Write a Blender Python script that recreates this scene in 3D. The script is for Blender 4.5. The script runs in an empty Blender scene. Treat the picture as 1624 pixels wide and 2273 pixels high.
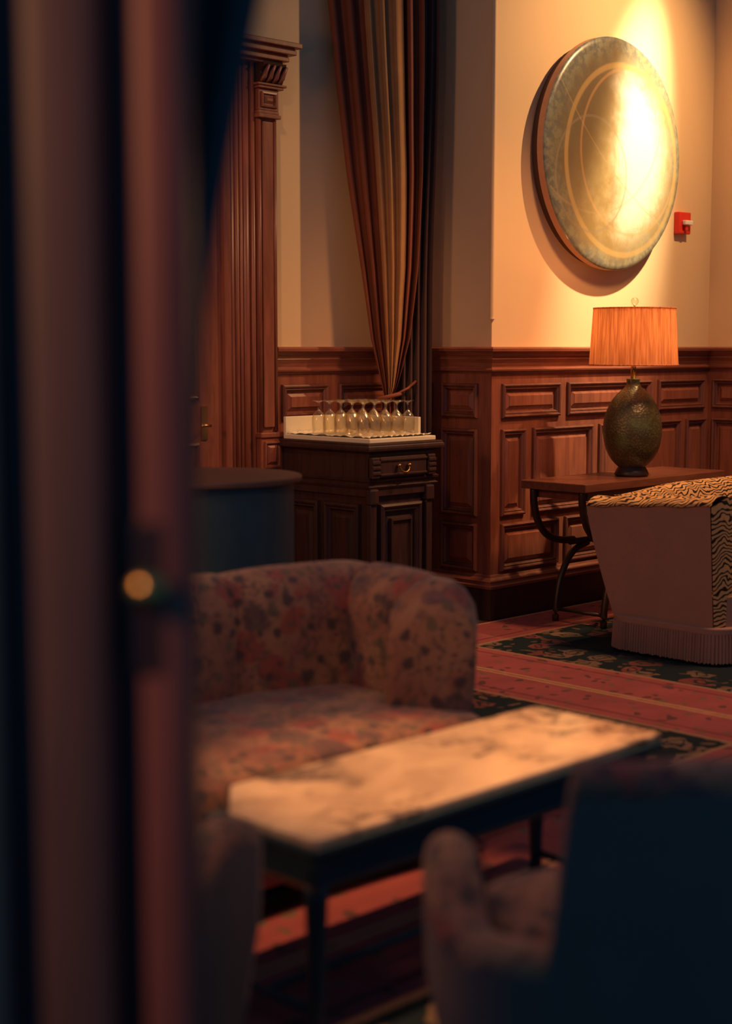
import bpy, bmesh, math, random
from mathutils import Vector, Quaternion
random.seed(7)
PI = math.pi
S = bpy.context.scene
C = S.collection

# ------------------------------------------------------------------ camera
# World x runs along the picture wall, y runs away from it; the camera looks diagonally into the corner.
cam_d = bpy.data.cameras.new('camera')
cam = bpy.data.objects.new('camera', cam_d); C.objects.link(cam)
cam.location = (0, 0, 1.4)
cam.rotation_euler = (PI / 2 - math.atan(366.5 / 3400), 0, -PI / 4)
cam_d.sensor_fit = 'VERTICAL'; cam_d.sensor_height = 36.0
cam_d.lens = 3400 / 2273 * 36.0
cam_d.clip_start = 0.05
cam_d.dof.use_dof = True
cam_d.dof.focus_distance = 7.9
cam_d.dof.aperture_fstop = 1.55
S.camera = cam

# ------------------------------------------------------------------ world, lights, exposure
w = bpy.data.worlds.new('blue_ambient_fill'); S.world = w; w.use_nodes = True
bg = w.node_tree.nodes['Background']
bg.inputs[0].default_value = (0.13, 0.50, 1.0, 1); bg.inputs[1].default_value = 0.14  # blue ambient fill added to lift the dark tones

def aim(o, tgt):
    o.rotation_euler = (Vector(tgt) - o.location).to_track_quat('-Z', 'Y').to_euler()
def spot(name, loc, tgt, power, deg, col, blend=0.6, size=0.05):
    d = bpy.data.lights.new(name, 'SPOT'); d.energy = power; d.color = col
    d.spot_size = math.radians(deg); d.spot_blend = blend; d.shadow_soft_size = size
    o = bpy.data.objects.new(name, d); C.objects.link(o); o.location = loc; aim(o, tgt); return o
def area(name, loc, tgt, power, sx, sy, col):
    d = bpy.data.lights.new(name, 'AREA'); d.energy = power; d.color = col
    d.shape = 'RECTANGLE'; d.size = sx; d.size_y = sy
    o = bpy.data.objects.new(name, d); C.objects.link(o); o.location = loc; aim(o, tgt); return o
WARM = (1.0, 0.50, 0.20); AMBER = (1.0, 0.44, 0.17)
spot('picture_wash', (7.28, 3.62, 3.95), (6.75, 5.07, 2.45), 270, 90, (1.0, 0.56, 0.24), 1.0, 0.03)
pb = spot('picture_beam', (7.28, 3.60, 3.95), (7.10, 5.0, 2.38), 850, 60, (1.0, 0.76, 0.44), 1.0, 0.03)
pb.rotation_euler = (pb.rotation_euler.to_quaternion() @ Quaternion((0, 0, 1), -.36)).to_euler(); pb.scale = (.42, 1, 1)
spot('table_downlight', (2.95, 2.0, 3.4), (2.60, 2.27, 0.45), 370, 26, AMBER, 0.55, 0.05)
spot('settee_downlight', (2.35, 1.55, 3.2), (2.8, 2.9, 0.5), 50, 104, AMBER, 0.9, 0.08)
spot('lounge_downlight', (6.0, 3.2, 3.6), (6.1, 4.2, 0.4), 310, 92, AMBER, 0.9, 0.22)
spot('pilaster_spot', (2.5, 3.75, 3.9), (4.95, 5.72, 1.65), 140, 36, AMBER, 1.0, 0.10)
area('left_fill', (1.2, 4.7, 2.2), (5.2, 3.9, 0.7), 24, 0.5, 0.5, AMBER)  # added soft fill from the left for zebra panel and counter
area('door_edge_fill', (-.6, 1.5, 2.0), (.9, 1.2, 1.3), 13, 0.4, 0.4, AMBER)  # added unseen fill that brightens the near door edge

S.view_settings.view_transform = 'Standard'
S.view_settings.look = 'None'
S.view_settings.exposure = 0.0
S.view_settings.gamma = 1.0
S.view_settings.use_curve_mapping = False
S.cycles.transparent_max_bounces = 40

# ------------------------------------------------------------------ materials
class NT:
    def __init__(s, name):
        s.m = bpy.data.materials.new(name); s.m.use_nodes = True
        s.t = s.m.node_tree; s.b = s.t.nodes['Principled BSDF']; s.out = s.t.nodes['Material Output']
    def n(s, typ, props=None, **inp):
        nd = s.t.nodes.new(typ)
        for k, v in (props or {}).items(): setattr(nd, k, v)
        for k, v in inp.items(): s.set(nd, k, v)
        return nd
    def set(s, nd, key, v):
        if isinstance(key, str) and key.startswith('i') and key[1:].isdigit(): sock = nd.inputs[int(key[1:])]
        else: sock = nd.inputs[key.replace('_', ' ')] if isinstance(key, str) else nd.inputs[key]
        if isinstance(v, bpy.types.NodeSocket): s.t.links.new(v, sock)
        elif isinstance(v, bpy.types.Node): s.t.links.new(v.outputs[0], sock)
        else:
            if isinstance(v, tuple) and len(v) == 3 and sock.type == 'RGBA': v = v + (1,)
            sock.default_value = v
    def math(s, op, a, b=None, c=None, clamp=False):
        nd = s.n('ShaderNodeMath', {'operation': op, 'use_clamp': clamp}); s.set(nd, 0, a)
        if b is not None: s.set(nd, 1, b)
        if c is not None: s.set(nd, 2, c)
        return nd.outputs[0]
    def mix(s, f, a, b):
        nd = s.n('ShaderNodeMix', {'data_type': 'RGBA'}); s.set(nd, 0, f); s.set(nd, 6, a); s.set(nd, 7, b)
        return nd.outputs[2]
    def step(s, x, lo, hi):      # smooth ramp lo->0 hi->1
        nd = s.n('ShaderNodeMapRange', {'interpolation_type': 'SMOOTHSTEP'}); s.set(nd, 0, x); s.set(nd, 1, lo); s.set(nd, 2, hi)
        return nd.outputs[0]
    def coord(s, scale=(1, 1, 1), rot=(0, 0, 0)):
        tc = s.n('ShaderNodeTexCoord'); mp = s.n('ShaderNodeMapping')
        s.t.links.new(tc.outputs['Object'], mp.inputs[0]); mp.inputs['Scale'].default_value = scale; mp.inputs['Rotation'].default_value = rot
        return mp.outputs[0]
    def noise(s, co, scale, detail=3, rough=.5, dist=0):
        nd = s.n('ShaderNodeTexNoise'); s.set(nd, 'Vector', co)
        nd.inputs['Scale'].default_value = scale; nd.inputs['Detail'].default_value = detail
        nd.inputs['Roughness'].default_value = rough; nd.inputs['Distortion'].default_value = dist
        return nd
    def voro(s, co, scale, feature='F1', rnd=1.0, dim='3D'):
        nd = s.n('ShaderNodeTexVoronoi', {'feature': feature, 'voronoi_dimensions': dim}); s.set(nd, 'Vector', co)
        nd.inputs['Scale'].default_value = scale; nd.inputs['Randomness'].default_value = rnd
        return nd
    def bump(s, h, strength=.3, dist=.01):
        nd = s.n('ShaderNodeBump'); s.set(nd, 'Height', h); nd.inputs['Strength'].default_value = strength; nd.inputs['Distance'].default_value = dist
        s.t.links.new(nd.outputs[0], s.b.inputs['Normal'])
    def done(s, color=None, rough=.5, metal=0, spec=.5, coat=0, sheen=0):
        if color is not None: s.set(s.b, 'Base Color', color)
        s.set(s.b, 'Roughness', rough); s.set(s.b, 'Metallic', metal); s.set(s.b, 'Specular IOR Level', spec)
        s.set(s.b, 'Coat Weight', coat); s.set(s.b, 'Sheen Weight', sheen)
        return s.m

def wood(name, c1, c2, rough=.38, scale=(14, 14, 1.6), spec=.5):
    t = NT(name); co = t.coord(scale)
    n = t.noise(co, 2.2, 5, .6, .6); f = t.step(n.outputs[0], .3, .7)
    col = t.mix(f, c1, c2)
    t.bump(n.outputs[0], .08, .004)
    return t.done(col, rough, spec=spec)
def plain(name, col, rough=.6, metal=0, spec=.5, var=.12, scale=20):
    t = NT(name); n = t.noise(t.coord(), scale, 4)
    c2 = tuple(max(0, x * (1 - var * 2)) for x in col)
    return t.done(t.mix(n.outputs[0], c2, col), rough, metal, spec)
def fabric(name, col, var=.2, sc=300, sheen=.12):
    t = NT(name); co = t.coord(); n = t.noise(co, sc, 2); n2 = t.noise(co, 9, 3)
    c2 = tuple(x * (1 - var) for x in col)
    t.bump(n.outputs[0], .35, .003)
    return t.done(t.mix(n2.outputs[0], c2, col), .9, spec=.2, sheen=sheen)

M = {}
M['wood'] = wood('warm_panel_wood', (.20, .064, .040), (.29, .098, .060))
M['wood_z'] = M['wood']
M['wood_h'] = wood('warm_rail_wood', (.20, .064, .040), (.29, .098, .060), scale=(2, 2, 16))
M['stain'] = wood('dark_stained_moulding', (.12, .042, .03), (.18, .062, .04))
M['carved'] = wood('dark_carved_wood', (.030, .017, .018), (.056, .026, .023), .38)
M['ebony'] = plain('black_lacquer', (.040, .085, .11), .4)
M['counter'] = wood('brown_counter_top', (.10, .050, .036), (.14, .072, .05), .5, (2, 14, 14))
M['postwood'] = wood('door_wood', (.22, .075, .060), (.29, .10, .08), .45, (9, 9, 1))
M['shadestile'] = wood('shaded_door_stile', (.11, .062, .055), (.15, .08, .07), .5, (9, 9, 1))  # door wood darkened in colour for the less lit band
M['console'] = wood('console_wood', (.14, .048, .03), (.2, .07, .042), .28, (2, 14, 14))
M['iron'] = plain('dark_bronze_leg', (.045, .026, .02), .4, .3)
M['blackleg'] = plain('black_painted_wood', (.035, .07, .09), .4)
M['old_brass'] = plain('dull_drawer_brass', (.42, .24, .10), .4, 1.0, var=.1)
M['brass'] = plain('aged_brass', (.75, .46, .16), .25, 1.0, var=.08)
M['sofa_taupe'] = fabric('brown_sofa_upholstery', (.36, .21, .165))
M['taupe'] = fabric('taupe_upholstery', (.30, .17, .125))
M['greytaupe'] = fabric('grey_taupe_upholstery', (.24, .16, .145))
M['velvet'] = fabric('rust_velvet', (.27, .088, .05), .35, sheen=0)
M['drape_dark'] = fabric('dark_drape', (.06, .095, .115), .3)
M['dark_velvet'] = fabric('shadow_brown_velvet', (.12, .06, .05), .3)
M['lining'] = fabric('tan_silk_lining', (.46, .24, .105), .4, sheen=0)
M['linen'] = fabric('white_linen', (.86, .80, .62), .08)
M['tray'] = plain('white_painted_tray', (.80, .74, .56), .6, var=.05)
M['red'] = plain('red_enamel', (.72, .03, .02), .35, var=.04)
M['white'] = plain('white_plastic', (.85, .80, .7), .4, var=.03)
M['edge'] = plain('painting_edge_wood', (.62, .33, .19), .6)
M['back'] = plain('painting_back_board', (.10, .05, .03), .8)

def m_wall():
    t = NT('cream_plaster'); n = t.noise(t.coord(), 60, 3); n2 = t.noise(t.coord(), 1.3, 3)
    t.bump(n.outputs[0], .05, .004)
    return t.done(t.mix(n2.outputs[0], (.72, .51, .295), (.77, .56, .335)), .75, spec=.25)
M['plaster'] = m_wall()

def m_floral(name='floral_tapestry', s=1.0, bright=1.0):
    t = NT(name); co0 = t.coord()
    nz = t.noise(co0, 9, 2); wv = t.n('ShaderNodeVectorMath', {'operation': 'MULTIPLY_ADD'}); t.set(wv, 0, nz.outputs[1]); wv.inputs[1].default_value = (.05, .05, .05); t.set(wv, 2, co0)
    co = wv.outputs[0]
    base = t.mix(t.step(t.noise(co0, 4, 3).outputs[0], .35, .65), (.36, .19, .115), (.26, .11, .078))
    v1 = t.voro(co, 8.5 * s); v1c = t.n('ShaderNodeSeparateColor', Color=v1.outputs['Color'])
    pet = t.math('ADD', v1.outputs['Distance'], t.math('MULTIPLY', t.noise(co0, 38 * s, 3).outputs[0], .45))
    bloom = t.math('MULTIPLY', t.step(pet, .74, .6), t.step(v1c.outputs[0], .2, .25))
    bcol = t.mix(t.step(v1c.outputs[1], .4, .6), (.30, .065, .055), (.12, .07, .08))
    c = t.mix(t.math('MULTIPLY', bloom, .8), base, bcol)
    v2 = t.voro(co, 22 * s); v2c = t.n('ShaderNodeSeparateColor', Color=v2.outputs['Color'])
    leaf = t.math('MULTIPLY', t.step(t.math('ADD', v2.outputs['Distance'], t.math('MULTIPLY', t.noise(co0, 60, 2).outputs[0], .3)), .62, .45), t.step(v2c.outputs[0], .35, .42))
    lcol = t.mix(t.step(v2c.outputs[2], .5, .6), (.05, .04, .05), (.14, .11, .075))
    c = t.mix(t.math('MULTIPLY', leaf, .85), c, lcol)
    v3 = t.voro(co, 48 * s); leaf3 = t.math('MULTIPLY', t.step(v3.outputs['Distance'], .32, .22), t.step(t.noise(co0, 6 * s, 2).outputs[0], .42, .5))
    c = t.mix(t.math('MULTIPLY', leaf3, .7), c, (.05, .04, .045))
    vine = t.step(t.math('ABSOLUTE', t.math('SUBTRACT', t.noise(co0, 11 * s, 3, .55, .8).outputs[0], .5)), .022, .008)
    c = t.mix(t.math('MULTIPLY', vine, .6), c, (.07, .055, .05))
    tuft = t.step(t.noise(co0, 17 * s, 4, .6).outputs[0], .52, .66)
    c = t.mix(t.math('MULTIPLY', tuft, .45), c, (.10, .06, .06))
    t.bump(t.noise(co0, 350, 2).outputs[0], .3, .002)
    return t.done(c, .85, spec=.25, sheen=.2)
M['floral'] = m_floral()

def m_zebra():
    t = NT('zebra_weave'); co = t.coord()
    nz = t.noise(co, 9, 2, .6)
    sep = t.n('ShaderNodeSeparateXYZ', Vector=co)
    h = t.math('ADD', t.math('MULTIPLY', sep.outputs[2], 46.0), t.math('MULTIPLY', sep.outputs[1], 30.0))
    ph = t.math('ADD', h, t.math('MULTIPLY', nz.outputs[0], 6.0))
    sx = t.math('SINE', t.math('MULTIPLY', sep.outputs[0], 70.0))
    ph = t.math('ADD', ph, t.math('MULTIPLY', sx, .25))
    fr = t.math('ABSOLUTE', t.math('SUBTRACT', t.math('FRACT', ph), .5))
    msk = t.step(fr, .27, .33)
    c = t.mix(msk, (.66, .40, .17), (.035, .022, .016))
    t.bump(t.noise(co, 300, 2).outputs[0], .3, .002)
    return t.done(c, .85, spec=.2)
M['zebra'] = m_zebra()

def m_marble():
    t = NT('veined_marble'); co = t.coord()
    d = t.noise(co, 3.2, 6, .6); dv = t.n('ShaderNodeVectorMath', {'operation': 'MULTIPLY_ADD'}); t.set(dv, 0, d.outputs[1]); dv.inputs[1].default_value = (.55, .55, .4); t.set(dv, 2, co)
    mp = t.n('ShaderNodeMapping'); t.set(mp, 0, dv); mp.inputs['Rotation'].default_value = (0, 0, .25); mp.inputs['Scale'].default_value = (1, 2.2, 1)
    n = t.noise(mp.outputs[0], 2.1, 3, .5)
    ridge = t.math('ABSOLUTE', t.math('SUBTRACT', n.outputs[0], .5))
    v1 = t.step(ridge, .045, .0)
    soft = t.step(ridge, .16, .0)
    msk = t.step(t.noise(co, 3.0, 2).outputs[0], .36, .56)
    c = t.mix(t.math('MULTIPLY', soft, .55), (.86, .66, .42), (.44, .31, .22))
    c = t.mix(t.math('MULTIPLY', t.math('MULTIPLY', v1, msk), .9), c, (.09, .07, .075))
    return t.done(c, .14, spec=.5)
M['marble'] = m_marble()

def m_painting():
    t = NT('abstract_gold_painting'); co = t.coord()
    sep = t.n('ShaderNodeSeparateXYZ', Vector=co); x, z = sep.outputs[0], sep.outputs[2]
    def dist(cx, cz, sx=1.0):
        a = t.math('MULTIPLY', t.math('SUBTRACT', x, cx), sx); b = t.math('SUBTRACT', z, cz)
        return t.math('SQRT', t.math('ADD', t.math('MULTIPLY', a, a), t.math('MULTIPLY', b, b)))
    r = dist(0, 0); n = t.noise(co, 5, 6, .65); nf = t.noise(co, 22, 4, .7)
    rn = t.math('ADD', r, t.math('MULTIPLY', t.math('SUBTRACT', n.outputs[0], .5), .35))
    c = t.mix(t.step(n.outputs[0], .38, .62), (.27, .19, .075), (.37, .28, .13))
    up = t.step(t.math('ADD', t.math('SUBTRACT', t.math('MULTIPLY', z, .7), t.math('MULTIPLY', x, 1.2)), t.math('MULTIPLY', n.outputs[0], .4)), .15, .75)  # upper left darkened in the colour, as shade away from the beam
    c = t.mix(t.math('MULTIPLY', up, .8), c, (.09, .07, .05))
    hot_core = t.math('MULTIPLY', t.step(t.math('ADD', x, t.math('MULTIPLY', n.outputs[0], .25)), .02, .26), t.step(t.math('ADD', r, t.math('MULTIPLY', nf.outputs[0], .15)), .62, .38))  # spotlight's hot core painted pale into the canvas colour
    c = t.mix(t.math('MULTIPLY', hot_core, .85), c, (.80, .74, .60))
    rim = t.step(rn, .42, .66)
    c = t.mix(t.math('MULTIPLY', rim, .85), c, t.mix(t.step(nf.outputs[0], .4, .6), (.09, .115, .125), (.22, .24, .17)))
    def arc(cx, cz, rad, wd, col, c, f=.55, sx=1.0):
        e = t.math('ABSOLUTE', t.math('SUBTRACT', dist(cx, cz, sx), rad))
        return t.mix(t.math('MULTIPLY', t.step(e, wd, wd * .35), f), c, col)
    c = arc(.06, -.03, .50, .022, (.50, .33, .12), c)
    c = arc(.12, .02, .44, .012, (.52, .28, .12), c, .45)
    c = arc(-.22, -.12, .30, .010, (.25, .20, .14), c, .5)
    c = arc(-.20, .30, .62, .008, (.35, .25, .14), c, .35)
    c = arc(1.2, 1.6, 2.1, .006, (.40, .28, .12), c, .4)
    t.bump(nf.outputs[0], .12, .006)
    return t.done(c, .33, spec=.6, coat=.25)
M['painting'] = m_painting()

def m_urn():
    t = NT('green_bronze_crackle'); co = t.coord()
    v = t.voro(co, 85); n = t.noise(co, 7, 4)
    c = t.mix(t.step(v.outputs['Distance'], .1, .55), (.15, .12, .05), (.07, .06, .024))
    c = t.mix(t.step(n.outputs[0], .5, .7), c, (.13, .155, .05))
    t.bump(v.outputs['Distance'], .35, .004)
    return t.done(c, .38, metal=.25, spec=.6)
M['urn'] = m_urn()

def m_shade():
    t = NT('pleated_silk_shade'); co = t.coord(); n0 = t.noise(t.coord((34, 34, .3)), 3, 2); n = t.n('ShaderNodeMapRange'); t.set(n, 0, n0.outputs[0]); n.inputs[1].default_value = .35; n.inputs[2].default_value = .65
    col = t.mix(n.outputs[0], (.52, .22, .10), (.80, .40, .20))
    t.set(t.b, 'Base Color', col); t.set(t.b, 'Roughness', .8)
    tr = t.n('ShaderNodeBsdfTranslucent'); t.set(tr, 0, t.mix(n.outputs[0], (.62, .24, .085), (.95, .44, .17)))
    ms = t.n('ShaderNodeMixShader'); ms.inputs[0].default_value = .45
    t.t.links.new(t.b.outputs[0], ms.inputs[1]); t.t.links.new(tr.outputs[0], ms.inputs[2]); t.t.links.new(ms.outputs[0], t.out.inputs[0])
    return t.m
M['shade'] = m_shade()
def m_glass():
    t = NT('clear_glass')
    tr = t.n('ShaderNodeBsdfTransparent'); t.set(tr, 0, (.96, .94, .88)); gl = t.n('ShaderNodeBsdfGlossy'); gl.inputs['Roughness'].default_value = .06; t.set(gl, 0, (1, .97, .9))
    lw = t.n('ShaderNodeLayerWeight'); lw.inputs[0].default_value = .35
    f = t.math('ADD', t.math('MULTIPLY', lw.outputs['Facing'], .55), .05)
    ms = t.n('ShaderNodeMixShader'); t.set(ms, 0, f)
    t.t.links.new(tr.outputs[0], ms.inputs[1]); t.t.links.new(gl.outputs[0], ms.inputs[2]); t.t.links.new(ms.outputs[0], t.out.inputs[0])
    return t.m
M['glass'] = m_glass()
def m_bulb():
    t = NT('lit_bulb'); t.set(t.b, 'Emission Color', (1, .55, .22)); t.set(t.b, 'Emission Strength', 6.0)
    return t.done((.9, .8, .6), .4)
M['bulb'] = m_bulb()

def m_rug(name, x0, x1, y0, y1, bw, seed):
    """flat woven print: cream edge line, red border with sprigs, dark field with flowers (world-aligned object space)"""
    t = NT(name); co = t.coord(); sep = t.n('ShaderNodeSeparateXYZ', Vector=co); x, y = sep.outputs[0], sep.outputs[1]
    d = t.math('MINIMUM', t.math('MINIMUM', t.math('SUBTRACT', x, x0), t.math('SUBTRACT', x1, x)),
               t.math('MINIMUM', t.math('SUBTRACT', y, y0), t.math('SUBTRACT', y1, y)))
    nz = t.noise(co, 6, 2); wv = t.n('ShaderNodeVectorMath', {'operation': 'MULTIPLY_ADD'}); t.set(wv, 0, nz.outputs[1]); wv.inputs[1].default_value = (.16, .16, 0); t.set(wv, 2, co)
    cw = wv.outputs[0]
    va = t.voro(cw, 6.5, dim='2D'); vc = t.n('ShaderNodeSeparateColor', Color=va.outputs['Color'])
    vb = t.voro(cw, 15, dim='2D'); vbc = t.n('ShaderNodeSeparateColor', Color=vb.outputs['Color'])
    nn = t.noise(co, 30, 3)
    pd = t.math('ADD', va.outputs['Distance'], t.math('MULTIPLY', nn.outputs[0], .35))
    ring = t.step(t.math('ABSOLUTE', t.math('SUBTRACT', pd, .5)), .12, .07)
    core = t.step(pd, .36, .30)
    fl = t.math('MULTIPLY', t.math('MULTIPLY', t.math('MAXIMUM', ring, core), t.step(vc.outputs[0], .45, .5)), t.step(d, bw + .42, bw + .12))
    fcol = t.mix(t.step(vc.outputs[1], .45, .55), (.20, .06, .055), (.20, .135, .095))
    lf = t.math('MULTIPLY', t.step(vb.outputs['Distance'], .30, .22), t.step(vbc.outputs[0], .55, .6))
    # red border
    wear = t.noise(co, 3.5, 5, .65)
    red = t.mix(t.step(wear.outputs[0], .3, .7), (.35, .095, .10), (.26, .076, .080))
    red = t.mix(t.math('MULTIPLY', lf, .75), red, t.mix(t.step(vbc.outputs[1], .4, .6), (.05, .05, .05), (.13, .12, .08)))
    dark = t.mix(t.math('MULTIPLY', fl, .85), (.013, .024, .031), fcol)
    dark = t.mix(t.math('MULTIPLY', t.math('MULTIPLY', lf, t.step(d, bw + .30, bw + .05)), .6), dark, (.22, .13, .08))
    edge = t.math('ADD', d, t.math('MULTIPLY', t.math('SUBTRACT', nn.outputs[0], .5), .012))
    c = t.mix(t.step(edge, bw - .006, bw + .006), red, dark)
    def line(c, at, wd, col, f): return t.mix(t.math('MULTIPLY', t.step(t.math('ABSOLUTE', t.math('SUBTRACT', edge, at)), wd, wd * .5), f), c, col)
    c = line(c, bw, .016, (.33, .20, .12), .8)
    c = line(c, bw - .075, .010, (.10, .035, .03), .7)
    c = line(c, .012, .013, (.46, .27, .15), .9)
    t.bump(t.noise(co, 260, 2).outputs[0], .5, .004)
    return t.done(c, .95, spec=.1)

# ------------------------------------------------------------------ mesh helpers
def obj(name, verts, faces, mat, parent=None, smooth=False, loc=None, bevel=0, recalc=True):
    me = bpy.data.meshes.new(name); me.from_pydata([tuple(v) for v in verts], [], faces); me.update()
    if recalc:
        bm = bmesh.new(); bm.from_mesh(me); bmesh.ops.recalc_face_normals(bm, faces=bm.faces); bm.to_mesh(me); bm.free()
    me.materials.append(M[mat] if isinstance(mat, str) else mat)
    if smooth:
        for p in me.polygons: p.use_smooth = True
    o = bpy.data.objects.new(name, me); C.objects.link(o)
    if parent: o.parent = parent
    if loc: o.location = loc
    if bevel:
        b = o.modifiers.new('bevel', 'BEVEL'); b.width = bevel; b.segments = 2; b.limit_method = 'ANGLE'
    return o
class MB:
    def __init__(s): s.v = []; s.f = []
    def add(s, vs, fs):
        k = len(s.v); s.v += [tuple(v) for v in vs]; s.f += [tuple(i + k for i in f) for f in fs]; return s
    def box(s, x0, x1, y0, y1, z0, z1, taper=0):
        t = taper
        return s.add([(x0, y0, z0), (x1, y0, z0), (x1, y1, z0), (x0, y1, z0), (x0 + t, y0 + t, z1), (x1 - t, y0 + t, z1), (x1 - t, y1 - t, z1), (x0 + t, y1 - t, z1)],
                     [(0, 3, 2, 1), (4, 5, 6, 7), (0, 1, 5, 4), (1, 2, 6, 5), (2, 3, 7, 6), (3, 0, 4, 7)])
    def lathe(s, prof, c=(0, 0, 0), n=32, ridge=0, nr=0, close=False):
        k = len(prof); vs = []
        for i in range(n):
            a = 2 * PI * i / n
            for r, z in prof:
                rr = r * (1 + ridge * math.cos(nr * a)) if nr else r
                vs.append((c[0] + rr * math.cos(a), c[1] + rr * math.sin(a), c[2] + z))
        fs = []
        for i in range(n):
            j = (i + 1) % n
            for q in range(k - 1): fs.append((i * k + q, j * k + q, j * k + q + 1, i * k + q + 1))
            if close: fs.append((i * k + k - 1, j * k + k - 1, j * k, i * k))
        if not close:
            if prof[0][0] > 1e-4: fs.append(tuple(i * k for i in range(n)))
            if prof[-1][0] > 1e-4: fs.append(tuple(i * k + k - 1 for i in reversed(range(n))))
        return s.add(vs, fs)
    def tube(s, pts, r, n=10, cap=True):
        pts = [Vector(p) for p in pts]; rs = r if isinstance(r, (list, tuple)) else [r] * len(pts)
        vs = []; up = Vector((0, 0, 1))
        for i, p in enumerate(pts):
            d = (pts[min(i + 1, len(pts) - 1)] - pts[max(i - 1, 0)]).normalized()
            a = d.cross(up)
            if a.length < .05: a = d.cross(Vector((1, 0, 0)))
            a.normalize(); b = d.cross(a)
            for q in range(n):
                t = 2 * PI * q / n; vs.append(p + a * (rs[i] * math.cos(t)) + b * (rs[i] * math.sin(t)))
        fs = []
        for i in range(len(pts) - 1):
            for q in range(n):
                e = (q + 1) % n; fs.append((i * n + q, i * n + e, (i + 1) * n + e, (i + 1) * n + q))
        if cap: fs += [tuple(range(n)), tuple(reversed(range((len(pts) - 1) * n, len(pts) * n)))]
        return s.add(vs, fs)
    def prism(s, poly, z0, z1):
        n = len(poly)
        return s.add([(x, y, z0) for x, y in poly] + [(x, y, z1) for x, y in poly],
                     [tuple(reversed(range(n))), tuple(range(n, 2 * n))] + [(i, (i + 1) % n, n + (i + 1) % n, n + i) for i in range(n)])
    def sweep(s, path, prof, closed_prof=True, side=1):
        """profile (h,z) carried along a plan polyline with mitred corners; h offsets to the right of travel (side=1)"""
        P = [Vector(p) for p in path]; k = len(prof); vs = []
        for i, p in enumerate(P):
            ds = []
            if i > 0: ds.append((P[i] - P[i - 1]).normalized())
            if i < len(P) - 1: ds.append((P[i + 1] - P[i]).normalized())
            ns = [Vector((d.y, -d.x)) * side for d in ds]
            m = ns[0] if len(ns) == 1 else (ns[0] + ns[1]) / max(.2, 1 + ns[0].dot(ns[1]))
            for h, z in prof: vs.append((p.x + m.x * h, p.y + m.y * h, z))
        fs = []
        for i in range(len(P) - 1):
            for q in range(k if closed_prof else k - 1):
                e = (q + 1) % k; fs.append((i * k + q, i * k + e, (i + 1) * k + e, (i + 1) * k + q))
        if closed_prof: fs += [tuple(range(k)), tuple(reversed(range((len(P) - 1) * k, len(P) * k)))]
        return s.add(vs, fs)
    def grid(s, rows, wrap=False):
        n = len(rows[0]); vs = [v for r in rows for v in r]; fs = []
        for i in range(len(rows) - 1):
            for q in range(n if wrap else n - 1):
                e = (q + 1) % n; fs.append((i * n + q, i * n + e, (i + 1) * n + e, (i + 1) * n + q))
        return s.add(vs, fs)
    def build(s, name, mat, parent=None, smooth=False, loc=None, bevel=0): return obj(name, s.v, s.f, mat, parent, smooth, loc, bevel)
def thing(name, label, cat, loc=(0, 0, 0), rz=0, group=None):
    o = bpy.data.objects.new(name, None); C.objects.link(o); o.location = loc; o.rotation_euler = (0, 0, rz)
    o['label'] = label; o['category'] = cat
    if group: o['group'] = group
    return o
def tag(o, label, cat, group=None):
    o['label'] = label; o['category'] = cat
    if group: o['group'] = group
    return o
def struct(o, label=None):
    o['kind'] = 'structure'
    if label: o['label'] = label
    return o
def sm(a, b, x):
    t = max(0, min(1, (x - a) / (b - a))); return t * t * (3 - 2 * t)
def interp(x, xs, ys):
    if x <= xs[0]: return ys[0]
    for i in range(len(xs) - 1):
        if x <= xs[i + 1]: return ys[i] + (ys[i + 1] - ys[i]) * (x - xs[i]) / (xs[i + 1] - xs[i])
    return ys[-1]
def spline(pts, n):
    P = [Vector(p) for p in pts]; out = []
    m = len(P) - 1
    for k in range(n + 1):
        t = k / n * m; i = min(int(t), m - 1); u = t - i
        p0 = P[max(i - 1, 0)]; p1 = P[i]; p2 = P[i + 1]; p3 = P[min(i + 2, m)]
        out.append(.5 * ((2 * p1) + (p2 - p0) * u + (2 * p0 - 5 * p1 + 4 * p2 - p3) * u * u + (3 * p1 - p0 - 3 * p2 + p3) * u ** 3))
    return out

# ------------------------------------------------------------------ the room
UC, VA, VL, UR = 5.97, 5.07, 5.72, 7.96      # outer corner x, picture wall y, left wall y, right wall x
HT = 4.3
fl = struct(MB().box(-2.5, 8.3, -2.5, 6.0, -.06, 0).build('floor', 'counter'), 'dark wooden floor under the rugs')
wall_back = struct(MB().box(UC, UR + .15, VA, VA + .75, 0, HT).build('wall_back', 'plaster'), 'cream wall behind the round painting')
wall_left = struct(MB().box(-1.5, UC, VL, VL + .15, 0, HT).build('wall_left', 'plaster'), 'cream wall behind the tied curtain')
wall_return = struct(MB().box(UC, UC + .02, VA + .002, VL + .1, 0, HT).build('wall_return', 'plaster'), 'shaded return wall right of the curtain')
wall_return.location.x = -.001
wall_right = struct(MB().box(UR, UR + .15, -1.5, VA, 0, HT).build('wall_right', 'plaster'), 'cream side wall at the right edge')

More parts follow.
